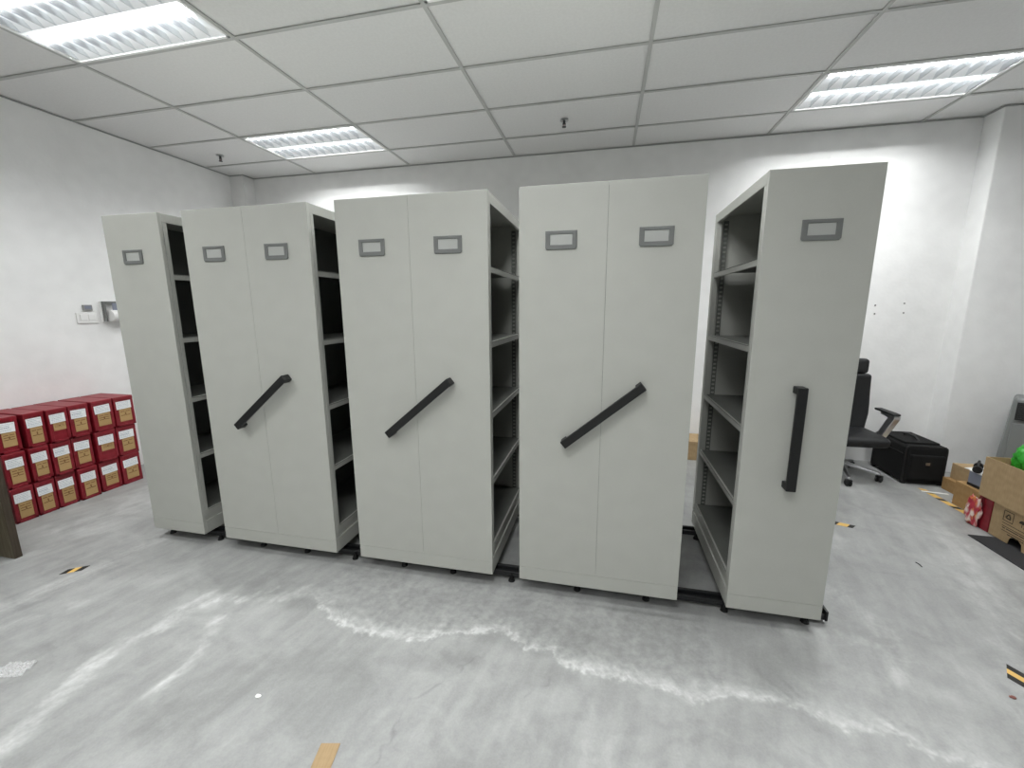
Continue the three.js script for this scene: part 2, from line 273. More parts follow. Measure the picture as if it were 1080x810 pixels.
function shelvingUnit(label, x0, x1, open, seam, holders, grip) {
  const w = x1 - x0, xc = (x0 + x1) / 2, hw = w / 2;
  const o = thing('shelving_unit', label, 'shelving unit', [xc, 0, 0], 0, 'mobile shelving units on rails');
  const f = 0.022, pg = 0.0005;
  if (seam) { part('front_panel', rbox(-hw, -pg, 0.147, H, -f, 0, 0.001), M.steel, o); part('front_panel', rbox(pg, hw, 0.147, H, -f, 0, 0.001), M.steel, o); }
  else part('front_panel', rbox(-hw, hw, 0.147, H, -f, 0, 0.002), M.steel, o);
  part('kick_plate', rbox(-hw, hw, B, 0.1455, -f, 0, 0.002), M.steel, o);
  part('rear_panel', rbox(-hw, hw, B, H, -D, -D + f, 0.002), M.steel, o);
  part('top_panel', merge([box(-hw + 0.002, hw - 0.002, H - 0.012, H - 0.002, -D + f, -f), ...open.flatMap((s) => [rbox(Math.min(s * hw, s * (hw - 0.02)), Math.max(s * hw, s * (hw - 0.02)), H - 0.05, H - 0.001, -D + f, -f, 0.002)])]), M.steel, o);
  part('back_sheet', open.length === 2 ? box(-0.012, 0.012, 0.1, H - 0.012, -D + f, -f) : box(Math.min(-open[0] * hw, -open[0] * (hw - 0.014)), Math.max(-open[0] * hw, -open[0] * (hw - 0.014)), B, H - 0.012, -D + f, -f), M.backSheetShaded, o);
  part('base_frame', merge([box(-hw + 0.006, hw - 0.006, B + 0.01, 0.12, -D + f, -f), ...open.flatMap((s) => [rbox(Math.min(s * hw, s * (hw - 0.03)), Math.max(s * hw, s * (hw - 0.03)), B, 0.158, -D + f, -f, 0.003), rbox(Math.min(s * (hw - 0.008), s * (hw - 0.03)), Math.max(s * (hw - 0.008), s * (hw - 0.03)), 0.158, 0.196, -D + f, -f, 0.003)])]), M.steel, o);
  for (const s of open) {
    const a = s * hw, inner = open.length === 2 ? s * 0.012 : -s * (hw - 0.014);
    for (const z of [[-f - 0.002, -f - 0.026], [-D + f + 0.026, -D + f + 0.002]]) part('upright', rbox(Math.min(a, a - s * 0.03), Math.max(a, a - s * 0.03), 0.19, H - 0.05, z[1], z[0], 0.002), M.steel, o);
    for (const [zz, turn] of [[-D + f + 0.008, 0], [-f - 0.008, Math.PI]]) for (const dx of [0.055, open.length === 2 ? hw - 0.05 : w - 0.06]) { const st = part('slotted_strip', slotStrip, M.steelInShaded, o); st.position.set(a - s * dx, 0, zz); st.rotation.y = turn; }
    SH.forEach((y, i) => {
      const xa = a - s * 0.004, lo = Math.min(xa, inner), hi = Math.max(xa, inner), lip = Math.min(xa, xa - s * 0.012), lip2 = Math.max(xa, xa - s * 0.012);
      const sf = part('shelf', box(lo, hi, y - 0.004, y, -D + f + 0.03, -f - 0.03), M.steelInShaded, o); part('shelf_lip', rbox(lip, lip2, y - 0.03, y + 0.001, -D + f + 0.003, -f - 0.003, 0.003), M.steel, sf);
    });
  }
  for (const [hx, hy] of holders) holder(o, hx - xc, hy);
  if (grip) handle(o, grip[0] - xc, grip[1], grip[2], grip[3]);
  lit(o); return o;
}
const HY = 1.822, A = THREE.MathUtils.degToRad(-50);
shelvingUnit('leftmost narrow grey shelving unit without a handle, beside the red boxes', -2.242, -1.829, [1], false, [[-2.047, HY]], null);
shelvingUnit('wide grey double-door shelving unit second from the left, beside the narrow leftmost one', -1.660, -0.853, [1, -1], true, [[-1.466, HY], [-1.059, HY]], [-1.235, 0.99, 0.475, A]);
shelvingUnit('wide grey double-door shelving unit in the middle of the five', -0.692, 0.118, [1, -1], true, [[-0.492, HY], [-0.083, HY]], [-0.262, 1.003, 0.475, A]);
shelvingUnit('widest-looking grey double-door shelving unit, fourth from the left', 0.269, 1.075, [1, -1], true, [[0.466, HY], [0.88, HY]], [0.676, 1.012, 0.475, A]);
shelvingUnit('rightmost narrow grey shelving unit with one upright black handle', 1.302, 1.710, [-1], false, [[1.511, HY]], [1.497, 0.95, 0.465, 0]);

function rail(label, z, feet) {
  const o = thing('floor_rail', label, 'rail', [0, 0, z], 0, 'rails under the shelving');
  const x0 = -2.235, x1 = 1.765;
  part('track', merge([rbox(x0, x1, 0.02, 0.036, -0.03, 0.03, 0.003), rbox(x0, x1, 0.034, 0.056, -0.03, -0.012, 0.003), rbox(x0, x1, 0.034, 0.05, 0.018, 0.03, 0.003)]), M.blackRail, o);
  for (const [a, b] of [[x1, x1 + 0.012], [x0 - 0.012, x0]]) part('end_cap', rbox(a, b, 0.018, 0.07, -0.034, 0.034, 0.002), M.black, o);
  for (const x of feet) part('levelling_foot', merge([cyl(0.017, 0.019, 0.010, 20).translate(x, 0.005, 0.034), cyl(0.013, 0.014, 0.009, 16).translate(x, 0.014, 0.034), cyl(0.008, 0.008, 0.03, 12).translate(x, 0.028, 0.034)]), M.black, o);
}
const feetX = [-2.19, -1.79, -1.45, -1.12, -0.78, -0.45, -0.14, 0.21, 0.577, 0.936, 1.317, 1.68];
rail('black front floor rail showing between the units, with round levelling feet', -0.106, feetX);
rail('black rear floor rail glimpsed behind, between the two rightmost units', -0.785, feetX);

// ---------------------------------------------------------------- archive boxes by the left wall
const print = (() => {                                // labels and kraft windows share one drawn sheet each
  const make = (w, h, draw) => { const c = document.createElement('canvas'); c.width = w; c.height = h; draw(c.getContext('2d'), w, h); const t = new THREE.CanvasTexture(c); t.colorSpace = THREE.SRGBColorSpace; t.anisotropy = 8; return t; };
  return {
    make,
    slip: [0, 1, 2].map((v) => make(192, 112, (g, w, h) => { g.fillStyle = '#eef0f1'; g.fillRect(0, 0, w, h); for (let r = 0; r < 5; r++) { g.fillStyle = ['#8d9aa8', '#a7afb6', '#7f8b9c'][(r + v) % 3]; let x = 14 + 8 * rnd(); const end = w - 20 - 50 * rnd(); while (x < end) { const l = 5 + 16 * rnd(); g.fillRect(x, 16 + r * 18, l, v === 1 && r === 2 ? 8 : 4); x += l + 5; } } })),
    window: [0, 1].map((v) => make(160, 192, (g, w, h) => { g.fillStyle = '#b39362'; g.fillRect(0, 0, w, h); for (let k = 0; k < 260; k++) { g.fillStyle = `rgba(${rnd() < 0.5 ? '70,48,20' : '226,200,150'},0.12)`; g.fillRect(rnd() * w, rnd() * h, 14 * rnd(), 2); } g.fillStyle = '#7c5730'; for (const y of [36, 66, 96]) { if (v && y === 66) continue; for (const x of [16, 84]) g.fillRect(x, y, 56, 10); } g.fillRect(72, 60, 16, 40); })),
  };
})();
const slipMat = print.slip.map((t) => std({ map: t, roughness: 0.7 })), winMat = print.window.map((t) => std({ map: t, roughness: 0.8 }));
const facePlane = (w, h, t) => { const g = new THREE.BoxGeometry(w, h, t); return g; };
function archiveBox(z0, z1, y, label, v, winH, push) {     // front faces +x
  const w = z1 - z0 - 0.011, h = 0.258, d = 0.36, o = thing('archive_box', label, 'box', [-3.393 - push - d / 2, y, (z0 + z1) / 2], 0, 'red archive boxes stacked by the left wall');
  part('carton', rbox(-d / 2, d / 2 - 0.004, 0, h - 0.012, -w / 2, w / 2, 0.003), M.red, o);
  part('lid', merge([rbox(-d / 2 - 0.002, d / 2, h - 0.014, h, -w / 2 - 0.001, w / 2 + 0.001, 0.003), rbox(d / 2 - 0.006, d / 2 + 0.001, h - 0.03, h - 0.006, -w / 2 - 0.001, w / 2 + 0.001, 0.002)]), M.red, o);
  const rim = part('front_frame', merge([rbox(d / 2 - 0.006, d / 2, 0, 0.016, -w / 2, w / 2, 0.002), rbox(d / 2 - 0.006, d / 2, 0, h - 0.03, -w / 2, -w / 2 + 0.02, 0.002), rbox(d / 2 - 0.006, d / 2, 0, h - 0.03, w / 2 - 0.02, w / 2, 0.002)]), M.red, o);
  const win = part('kraft_panel', facePlane(w * 0.62, winH, 0.002).rotateY(Math.PI / 2), winMat[v % 2], o); win.position.set(d / 2 - 0.0025, 0.150 - winH / 2, -0.004);
  const slip = part('paper_label', facePlane(w * 0.76, 0.068, 0.0015).rotateY(Math.PI / 2), slipMat[v % 3], o); slip.position.set(d / 2 + 0.0015, 0.184, 0.004); slip.rotation.x = (rnd() - 0.5) * 0.08;
}
{
  const cols = [[0.085, -0.045, 'first'], [-0.045, -0.168, 'second'], [-0.168, -0.300, 'third'], [-0.300, -0.440, 'fourth'], [-0.452, -0.608, 'fifth'], [-0.608, -0.768, 'sixth']];
  const shift = [[0, 0, 0, 0, 0, 0], [0, -0.005, -0.012, -0.012, 0, 0], [0.005, -0.012, -0.052, -0.036, -0.036, -0.004]];
  const rows = ['bottom', 'middle', 'top'], dy = [0.256, 0.256];
  for (let r = 0; r < 3; r++) cols.forEach(([za, zb, nth], c) => {
    const small = (r === 2 && c === 2) || (r === 1 && c === 4), s = [0, -0.006, r === 2 ? -0.018 : -0.008][r] * (c === 0 ? 0 : 1);
    archiveBox(zb + s, za + s, r * 0.2605, `red archive box with white label, ${rows[r]} row, ${nth} from the brown desk panel`, c + r * 2, small ? 0.06 : 0.125 - 0.02 * rnd(), (c > 3 ? 0.004 : 0) + 0.02 * rnd());
  });
}

// ---------------------------------------------------------------- brown desk at the left edge
{
  const o = thing('wooden_desk', 'dark olive-brown wooden desk end panel at the left edge', 'desk', [-3.31, 0, 0.35], 0);
  part('end_panel', rbox(-0.46, 0.465, 0.0, 0.715, 0, 0.036, 0.002), M.wood, o);
  part('edge_strip', rbox(0.4645, 0.4675, 0.0, 0.715, 0, 0.036, 0.001), M.woodEdge, o);
  part('desktop', rbox(-0.46, 0.45, 0.715, 0.745, 0, 1.5, 0.003), M.wood, o);
  part('end_panel', rbox(-0.46, 0.44, 0.0, 0.715, 1.464, 1.5, 0.002), M.wood, o);
  part('back_rail', rbox(-0.46, -0.44, 0.35, 0.715, 0.036, 1.464, 0.002), M.wood, o);
}

// ---------------------------------------------------------------- fittings on the walls
{
  const at = (z, y) => [XL, y, z];
  const s = thing('socket_plate', 'white double socket plate on the left wall', 'socket', at(-0.80, 1.475));
  part('plate', rbox(0, 0.012, -0.072, 0.020, -0.078, 0.078, 0.004), M.white, s);
  part('rocker', rbox(0.012, 0.017, -0.045, 0.005, -0.055, -0.005, 0.002), M.white, s);
  part('rocker', rbox(0.012, 0.017, -0.045, 0.005, 0.005, 0.055, 0.002), M.white, s);
  const t = thing('thermostat', 'small grey control above the white socket plate', 'thermostat', at(-0.812, 1.513));
  part('case', rbox(0, 0.016, 0.0, 0.05, -0.034, 0.034, 0.004), M.plug, t);
  part('screen', rbox(0.016, 0.018, 0.014, 0.042, -0.024, 0.024, 0.0008), M.greyBox, t);
  const h = thing('towel_dispenser', 'white wall box with a roll, half hidden by the leftmost unit', 'wall box', at(-1.045, 1.415));
  part('backplate', rbox(0, 0.012, -0.012, 0.182, -0.135, 0.135, 0.003), M.white, h);
  part('hood', merge([rbox(0.012, 0.05, 0.166, 0.18, -0.128, 0.128, 0.004), rbox(0.012, 0.05, 0.0, 0.17, -0.128, -0.116, 0.003), rbox(0.012, 0.05, 0.0, 0.17, 0.116, 0.128, 0.003)]), M.holder, h);
  part('roll', cyl(0.05, 0.05, 0.21, 32).rotateX(Math.PI / 2).translate(0.063, 0.052, 0), M.white, h);
  part('tag', rbox(0.05, 0.053, 0.09, 0.165, 0.03, 0.07, 0.001), M.greyBox, h);
  for (const [x, y, l] of [[3.15, 1.531, 'upper left'], [3.155, 1.452, 'lower left'], [3.38, 1.547, 'upper right'], [3.385, 1.46, 'lower right']]) {
    const w = thing('wall_plug', `tiny grey wall plug on the back wall, ${l} of four`, 'wall plug', [x, y, ZB], 0, 'wall plugs on the back wall');
    part('collar', new THREE.TorusGeometry(0.006, 0.002, 8, 16).translate(0, 0, 0.002), M.plug, w);
    part('socket', cyl(0.005, 0.005, 0.002, 12).rotateX(Math.PI / 2).translate(0, 0, 0.001), M.tapeBlack, w);
  }
}

// ---------------------------------------------------------------- office chair behind the rightmost unit
{
  const o = thing('office_chair', 'black leather office chair with headrest and polished arms, behind the rightmost unit', 'chair', [2.815, 0, -2.20], 0.03);
  const bend = (g, f) => { const p = g.attributes.position; for (let i = 0; i < p.count; i++) { const v = f(p.getX(i), p.getY(i), p.getZ(i)); p.setXYZ(i, ...v); } g.computeVertexNormals(); return g; };
  const cushion = (w, h, d, r) => new RoundedBoxGeometry(w, h, d, 8, r);
  const fine = (w, h, d, nx, ny, nz, r) => { const g = mergeVertices(new THREE.BoxGeometry(w, h, d, nx, ny, nz).deleteAttribute('uv').deleteAttribute('normal')), p = g.attributes.position, a = new THREE.Vector3(), c = new THREE.Vector3(); for (let i = 0; i < p.count; i++) { a.fromBufferAttribute(p, i); c.set(Math.max(-w / 2 + r, Math.min(w / 2 - r, a.x)), Math.max(-h / 2 + r, Math.min(h / 2 - r, a.y)), Math.max(-d / 2 + r, Math.min(d / 2 - r, a.z))); a.sub(c); if (a.length() > 1e-6) a.setLength(r); a.add(c); p.setXYZ(i, a.x, a.y, a.z); } g.computeVertexNormals(); boxUV(g); return g; };
  part('seat', bend(fine(0.50, 0.085, 0.48, 24, 8, 24, 0.035), (x, y, z) => [x, y + 0.378 + (z > 0.12 ? -0.9 * (z - 0.12) ** 2 : 0) + 0.05 * x * x, z]), M.leather, o);
  part('backrest', bend(fine(0.53, 0.545, 0.06, 24, 28, 6, 0.028), (x, y, z) => [x * (1 - 0.12 * Math.max(0, y) / 0.25 * 0.6 - (y < -0.1 ? (-0.1 - y) * 0.7 : 0)), y + 0.645, z - 0.17 - 0.06 * (y + 0.25) + 0.35 * x * x + 0.25 * (y + 0.05) ** 2]), M.leather, o);
  part('headrest', bend(fine(0.44, 0.14, 0.075, 20, 10, 8, 0.032), (x, y, z) => [x, y + 0.985, z - 0.185 + 0.3 * x * x]), M.leather, o);
  part('trim_strip', rbox(-0.23, 0.23, 0.415, 0.427, -0.165, -0.14, 0.003), M.chrome, o);
  const back = part('back_frame', merge([rbox(-0.04, 0.04, 0.34, 0.9, -0.245, -0.22, 0.008), rbox(-0.04, 0.04, 0.33, 0.355, -0.24, 0.02, 0.008)]), M.black, o);
  for (const s of [-1, 1]) {
    const arm = new THREE.Group(); arm.name = 'armrest'; o.add(arm);
    const pad = fine(0.06, 0.02, 0.25, 8, 6, 20, 0.009); part('arm_pad', bend(pad, (x, y, z) => [x + s * 0.285, y + 0.617 - 0.02 * (z > 0.06 ? (z - 0.06) * 2 : 0), z + 0.06]), M.leather, arm);
    const sh = new THREE.Shape(); sh.setFromPoints([[0.19, 0.60], [0.185, 0.575], [0.115, 0.40], [0.06, 0.375], [-0.04, 0.37], [-0.04, 0.395], [0.03, 0.405], [0.06, 0.43], [0.115, 0.58], [0.02, 0.592], [0.02, 0.604]].map((p) => new THREE.Vector2(...p)));
    const g = new THREE.ExtrudeGeometry(sh, { depth: 0.04, bevelEnabled: true, bevelSize: 0.004, bevelThickness: 0.004, bevelSegments: 2 }).rotateY(-Math.PI / 2);
    part('arm_bracket', bend(g, (x, y, z) => [s * (0.285 + (x + 0.02) - Math.max(0, 0.5 - y) * 0.35), y, z]), M.chrome, arm);
  }
  part('seat_plate', rbox(-0.12, 0.12, 0.325, 0.352, -0.12, 0.12, 0.006), M.black, o);
  part('gas_post', merge([cyl(0.028, 0.03, 0.16, 20).translate(0, 0.2, 0), cyl(0.018, 0.018, 0.12, 16).translate(0, 0.29, 0)]), M.alu, o);
  const hub = part('star_base', merge([cyl(0.045, 0.05, 0.07, 24).translate(0, 0.12, 0)]), M.alu, o);
  for (let k = 0; k < 5; k++) {
    const a = 0.52 + k * Math.PI * 2 / 5;                       // measured from +x toward +z
    const leg = new RoundedBoxGeometry(0.27, 0.034, 0.05, 3, 0.012).translate(0.165, 0, 0), p = leg.attributes.position;
    for (let i = 0; i < p.count; i++) { const t = p.getX(i) / 0.3; p.setY(i, p.getY(i) * (1 - 0.35 * t) + 0.125 - 0.055 * t); p.setZ(i, p.getZ(i) * (1.1 - 0.5 * t)); }
    leg.computeVertexNormals(); const l = part('base_leg', leg, M.alu, o); l.rotation.y = -a;
    const c = new THREE.Group(); c.name = 'caster'; o.add(c); c.position.set(0.29 * Math.cos(a), 0, 0.29 * Math.sin(a)); c.rotation.y = 0.6 + k;
    for (const s of [-1, 1]) part('wheel', merge([new THREE.TorusGeometry(0.019, 0.008, 10, 22).translate(0, 0, 0), cyl(0.019, 0.019, 0.012, 20).rotateX(Math.PI / 2)]).translate(0, 0.027, s * 0.014), M.black, c);
    part('fork', merge([rbox(-0.02, 0.02, 0.045, 0.058, -0.022, 0.022, 0.004), cyl(0.007, 0.007, 0.03, 10).translate(0, 0.06, 0)]), M.black, c);
  }
}

// ---------------------------------------------------------------- black travel case by the right column
{
  const o = thing('travel_case', 'black soft-sided travel case on the floor beside the office chair', 'suitcase', [3.393, 0, -2.29]);
  const hw = 0.152, hl = 0.225, h = 0.345;
  part('body', rbox(-hw, hw, 0.012, h, -hl, hl, 0.03, 5), M.nylon, o);
  part('front_pocket', rbox(-hw + 0.03, hw - 0.025, 0.05, h - 0.075, hl - 0.01, hl + 0.022, 0.014, 4), M.nylon, o);
  const edge = (pts, r) => new THREE.TubeGeometry(new THREE.CatmullRomCurve3(pts.map((p) => new THREE.Vector3(...p)), true, 'catmullrom', 0.15), 64, r, 8, true);
  for (const z of [hl - 0.012, -hl + 0.012]) part('piping', edge([[-hw + 0.02, 0.016, z], [hw - 0.02, 0.016, z], [hw - 0.004, 0.035, z], [hw - 0.004, h - 0.03, z], [hw - 0.026, h - 0.004, z], [-hw + 0.026, h - 0.004, z], [-hw + 0.004, h - 0.03, z], [-hw + 0.004, 0.035, z]], 0.006), M.piping, o);
  part('zip', rbox(-hw - 0.003, -hw + 0.006, h - 0.085, h - 0.075, -hl + 0.03, hl - 0.03, 0.002), M.piping, o);
  part('top_flap', rbox(-hw + 0.02, hw - 0.03, h - 0.004, h + 0.016, -hl + 0.03, hl - 0.06, 0.008, 3), M.nylon, o);
  part('carry_handle', new THREE.TubeGeometry(new THREE.CatmullRomCurve3([[0, h + 0.012, -0.1], [0, h + 0.035, -0.06], [0, h + 0.04, 0], [0, h + 0.035, 0.06], [0, h + 0.012, 0.1]].map((p) => new THREE.Vector3(...p))), 24, 0.009, 8), M.piping, o);
  part('badge', rbox(-0.014, 0.016, 0.185, 0.21, hl + 0.021, hl + 0.024, 0.001), M.alu, o);
  for (const s of [-1, 1]) part('corner_foot', rbox(s * (hw - 0.02) - 0.015, s * (hw - 0.02) + 0.015, 0, 0.03, hl - 0.04, hl - 0.005, 0.006), M.black, o);
  for (const s of [-1, 1]) part('corner_foot', rbox(s * (hw - 0.02) - 0.015, s * (hw - 0.02) + 0.015, 0, 0.03, -hl + 0.005, -hl + 0.04, 0.006), M.black, o);
}

// ---------------------------------------------------------------- cartons and odds and ends on the right
function carton(name, label, [x, y, z], w, h, d, mat, opts = {}) {       // closed carton, origin at its base centre
  const o = thing(name, label, 'box', [x, y, z], opts.turn ?? 0);
  part('body', rbox(-w / 2, w / 2, 0, h, -d / 2, d / 2, 0.004), mat, o);
  if (!opts.noFlaps) { const t = 0.003; part('flap', rbox(-w / 2, -0.002, h - 0.001, h + t, -d / 2, d / 2, 0.0012), mat, o); part('flap', rbox(0.002, w / 2, h - 0.001, h + t, -d / 2, d / 2, 0.0012), mat, o); part('packing_tape', rbox(-0.024, 0.024, h + t - 0.0005, h + t + 0.0008, -d / 2, d / 2, 0.0005), M.kraftDark, o); }
  return o;
}
carton('kraft_box', 'flat kraft box on the floor right of the travel case, under another', [3.70, 0, -1.885], 0.38, 0.10, 0.30, M.kraftDark);
carton('kraft_box', 'kraft box with pale lid stacked on the flat one near the travel case', [3.73, 0.1038, -1.885], 0.36, 0.125, 0.28, M.kraft);
carton('kraft_box', 'small brown box on the floor beside the hazard tape and red carton', [3.515, 0, -1.61], 0.28, 0.185, 0.22, M.kraftDark);
single('leaflet', 'white leaflet on top of the stacked kraft box', 'paper', rbox(-0.10, 0.10, 0, 0.006, -0.07, 0.07, 0.002), M.paper, [3.66, 0.2335, -1.86], 0.3);
{
  const o = thing('grey_carton', 'blue-grey box with dark base on the small brown box', 'box', [3.50, 0.1892, -1.585], 0.02);
  part('base', rbox(-0.10, 0.10, 0, 0.02, -0.075, 0.075, 0.003), M.black, o);
  part('body', rbox(-0.098, 0.098, 0.02, 0.11, -0.073, 0.073, 0.003), M.greyBox, o);
  part('lid', rbox(-0.099, 0.099, 0.108, 0.116, -0.074, 0.074, 0.002), M.white, o);
}
{
  const o = thing('headset', 'black headset lying on the blue-grey box', 'headset', [3.425, 0.3055, -1.625], 0.9);
  part('headband', new THREE.TorusGeometry(0.055, 0.008, 10, 32, Math.PI * 1.15).rotateZ(-0.25).translate(0, 0.022, 0), M.black, o);
  for (const s of [-1, 1]) part('ear_cup', cyl(0.026, 0.026, 0.026, 24).rotateZ(Math.PI / 2).translate(s * 0.052, 0.027, 0), M.black, o);
  part('cable', new THREE.TubeGeometry(new THREE.CatmullRomCurve3([[0.05, 0.006, 0.02], [0.08, 0.006, 0.04], [0.03, 0.007, 0.055], [-0.04, 0.006, 0.05], [-0.08, 0.007, 0.03]].map((p) => new THREE.Vector3(...p))), 40, 0.004, 6), M.black, o);
}
single('floor_mat', 'black rubber mat on the floor under the printed carton', 'mat', box(-0.35, 0.35, 0, 0.006, -0.45, 0.45), M.mat, [3.46, 0, -0.735], 0.0);
{
  const o = thing('red_carton', 'thin red carton standing beside the printed cardboard carton', 'box', [3.43, 0, -1.305]);
  part('body', rbox(-0.165, 0.165, 0, 0.228, -0.05, 0.05, 0.003), M.red, o);
  part('seam_flap', rbox(-0.167, -0.163, 0.01, 0.22, -0.052, -0.01, 0.001), M.redDark, o);
}
{ // crumpled printed bag
  const g = mergeVertices(new THREE.IcosahedronGeometry(1, 4).deleteAttribute('uv').deleteAttribute('normal')), p = g.attributes.position, c = new Float32Array(p.count * 3), v = new THREE.Vector3(), k = new THREE.Color();
  for (let i = 0; i < p.count; i++) {
    v.fromBufferAttribute(p, i); const n = 1 + 0.3 * n3(v.x * 1.6, v.y * 1.6, v.z * 1.6) + 0.22 * (1 - 2.4 * Math.abs(n3(v.x * 3.2, v.y * 3.2, v.z * 3.2)));
    const q = n3(v.x + 4, v.y * 1.2, v.z); k.set(q > 0.28 ? 0xe7d9cf : q > -0.05 ? 0xb83040 : q > -0.35 ? 0xd98a4a : 0xa02236); c.set([k.r, k.g, k.b], 3 * i);
    p.setXYZ(i, v.x * n * 0.012, Math.max(-0.098, v.y * n * 0.105), v.z * n * 0.045);
  }
  g.setAttribute('color', new THREE.BufferAttribute(c, 3)); g.computeVertexNormals(); g.translate(0, 0.1, 0);
  single('snack_bag', 'crumpled red, orange and white bag beside the red carton', 'bag', g, std({ vertexColors: true, roughness: 0.4 }), [3.243, 0, -1.36], 0.15);
}
{ // printed carton with a hand hole in the foot of its left side
  const o = thing('printed_carton', 'kraft carton with printed recycling symbol standing on the black mat', 'box', [3.46, 0.0065, -0.99]);
  const w = 0.40, h = 0.228, d = 0.50, t = 0.005, s = new THREE.Shape();
  s.setFromPoints([[-d / 2, 0], [-0.115, 0], [-0.108, 0.04], [-0.09, 0.055], [-0.045, 0.055], [-0.025, 0.04], [-0.018, 0], [d / 2, 0], [d / 2, h], [-d / 2, h]].map((p) => new THREE.Vector2(...p)));
  part('side_panel', boxUV(new THREE.ExtrudeGeometry(s, { depth: t, bevelEnabled: false }).rotateY(-Math.PI / 2).translate(-w / 2 + t, 0, 0)), M.kraft, o);
  part('side_panel', box(w / 2 - t, w / 2, 0, h, -d / 2, d / 2), M.kraft, o);
  part('end_panel', box(-w / 2 + t, w / 2 - t, 0, h, -d / 2, -d / 2 + t), M.kraft, o); part('end_panel', box(-w / 2 + t, w / 2 - t, 0, h, d / 2 - t, d / 2), M.kraft, o);
  part('top_flap', box(-w / 2, -0.001, h, h + 0.004, -d / 2, d / 2), M.kraft, o); part('top_flap', box(0.001, w / 2, h, h + 0.004, -d / 2, d / 2), M.kraft, o);
  const tex = print.make(512, 256, (g, W, Hh) => {
    g.clearRect(0, 0, W, Hh); g.fillStyle = '#2a241a'; g.strokeStyle = '#2a241a'; g.lineWidth = 6; g.lineJoin = 'round';
    g.strokeRect(14, 14, 92, 92);
    for (let k = 0; k < 3; k++) { g.save(); g.translate(60, 64); g.rotate(k * 2.094); g.beginPath(); g.moveTo(-17, 12); g.lineTo(-4, -26); g.lineTo(8, -26); g.lineTo(17, -6); g.stroke(); g.beginPath(); g.moveTo(24, -8); g.lineTo(10, 0); g.lineTo(20, 10); g.fill(); g.restore(); }
    g.beginPath(); g.arc(190, 66, 30, Math.PI, 0); g.fill(); g.lineWidth = 5; g.beginPath(); g.moveTo(190, 60); g.lineTo(190, 96); g.stroke();
    g.beginPath(); g.moveTo(270, 30); g.lineTo(310, 30); g.lineTo(296, 70); g.lineTo(284, 70); g.fill(); g.fillRect(287, 70, 6, 24); g.fillRect(272, 94, 36, 6);
    for (const y of [130, 158, 200]) g.fillRect(14, y, y === 200 ? 340 : 480, 5);
    for (let r = 0; r < 2; r++) { let x = 20 + r * 60; while (x < 420) { const l = 10 + 22 * rnd(); g.fillRect(x, 174 + r * 44, l, 8); x += l + 8; } }
  });
  part('print', facePlane(0.36, 0.18, 0.0006).rotateY(-Math.PI / 2).translate(-w / 2 - 0.0004, 0.125, 0.0), std({ map: tex, transparent: true, alphaTest: 0.4, roughness: 0.8 }), o);
}
{
  const o = thing('open_carton', 'open plain kraft carton on top of the printed carton', 'box', [3.445, 0.2388, -1.09]);
  const w = 0.41, h = 0.272, d = 0.50, t = 0.006;
  for (const [a, b] of [[-w / 2, -w / 2 + t], [w / 2 - t, w / 2]]) part('side_panel', box(a, b, 0, h, -d / 2, d / 2), M.kraft, o);
  for (const [a, b] of [[-d / 2, -d / 2 + t], [d / 2 - t, d / 2]]) part('end_panel', box(-w / 2 + t, w / 2 - t, 0, h, a, b), M.kraft, o);
  part('bottom', box(-w / 2 + t, w / 2 - t, 0, t, -d / 2 + t, d / 2 - t), M.kraft, o);
  const p = (y) => 0.2388 + y;
  carton('inner_carton', 'brown carton inside the open plain carton', [3.445, 0.2455, -1.09], 0.38, 0.2, 0.46, M.kraftDark, { noFlaps: true });
  single('paper_sheet', 'white papers lying inside the open plain carton', 'paper', rbox(-0.06, 0.06, 0, 0.03, -0.09, 0.09, 0.002), M.paper, [3.34, 0.446, -1.06], 0.1);
  single('black_pouch', 'black pouch lying inside the open plain carton', 'pouch', rbox(-0.09, 0.09, 0, 0.05, -0.05, 0.05, 0.016, 4), M.nylon, [3.46, 0.446, -0.92], 0.3);
}
function crumple(rx, ry, rz, amp, detail, ph) {
  const g = mergeVertices(new THREE.IcosahedronGeometry(1, detail).deleteAttribute('uv').deleteAttribute('normal')), p = g.attributes.position, v = new THREE.Vector3();
  for (let i = 0; i < p.count; i++) { v.fromBufferAttribute(p, i); const n = 1 + amp * (1 - 2.4 * Math.abs(n3(v.x * 1.8 + ph, v.y * 1.8, v.z * 1.8))) + 0.5 * amp * (1 - 2 * Math.abs(n3(v.x * 4, v.y * 4 + ph, v.z * 4))); p.setXYZ(i, v.x * n * rx, Math.max(-0.8 * ry, v.y * n * ry) + 0.8 * ry, v.z * n * rz); }
  g.computeVertexNormals(); return g;
}
single('plastic_bag', 'crumpled bright green plastic bag sticking out of the open carton', 'bag', crumple(0.07, 0.1, 0.055, 0.2, 5, 3), M.green, [3.40, 0.4465, -1.25]);
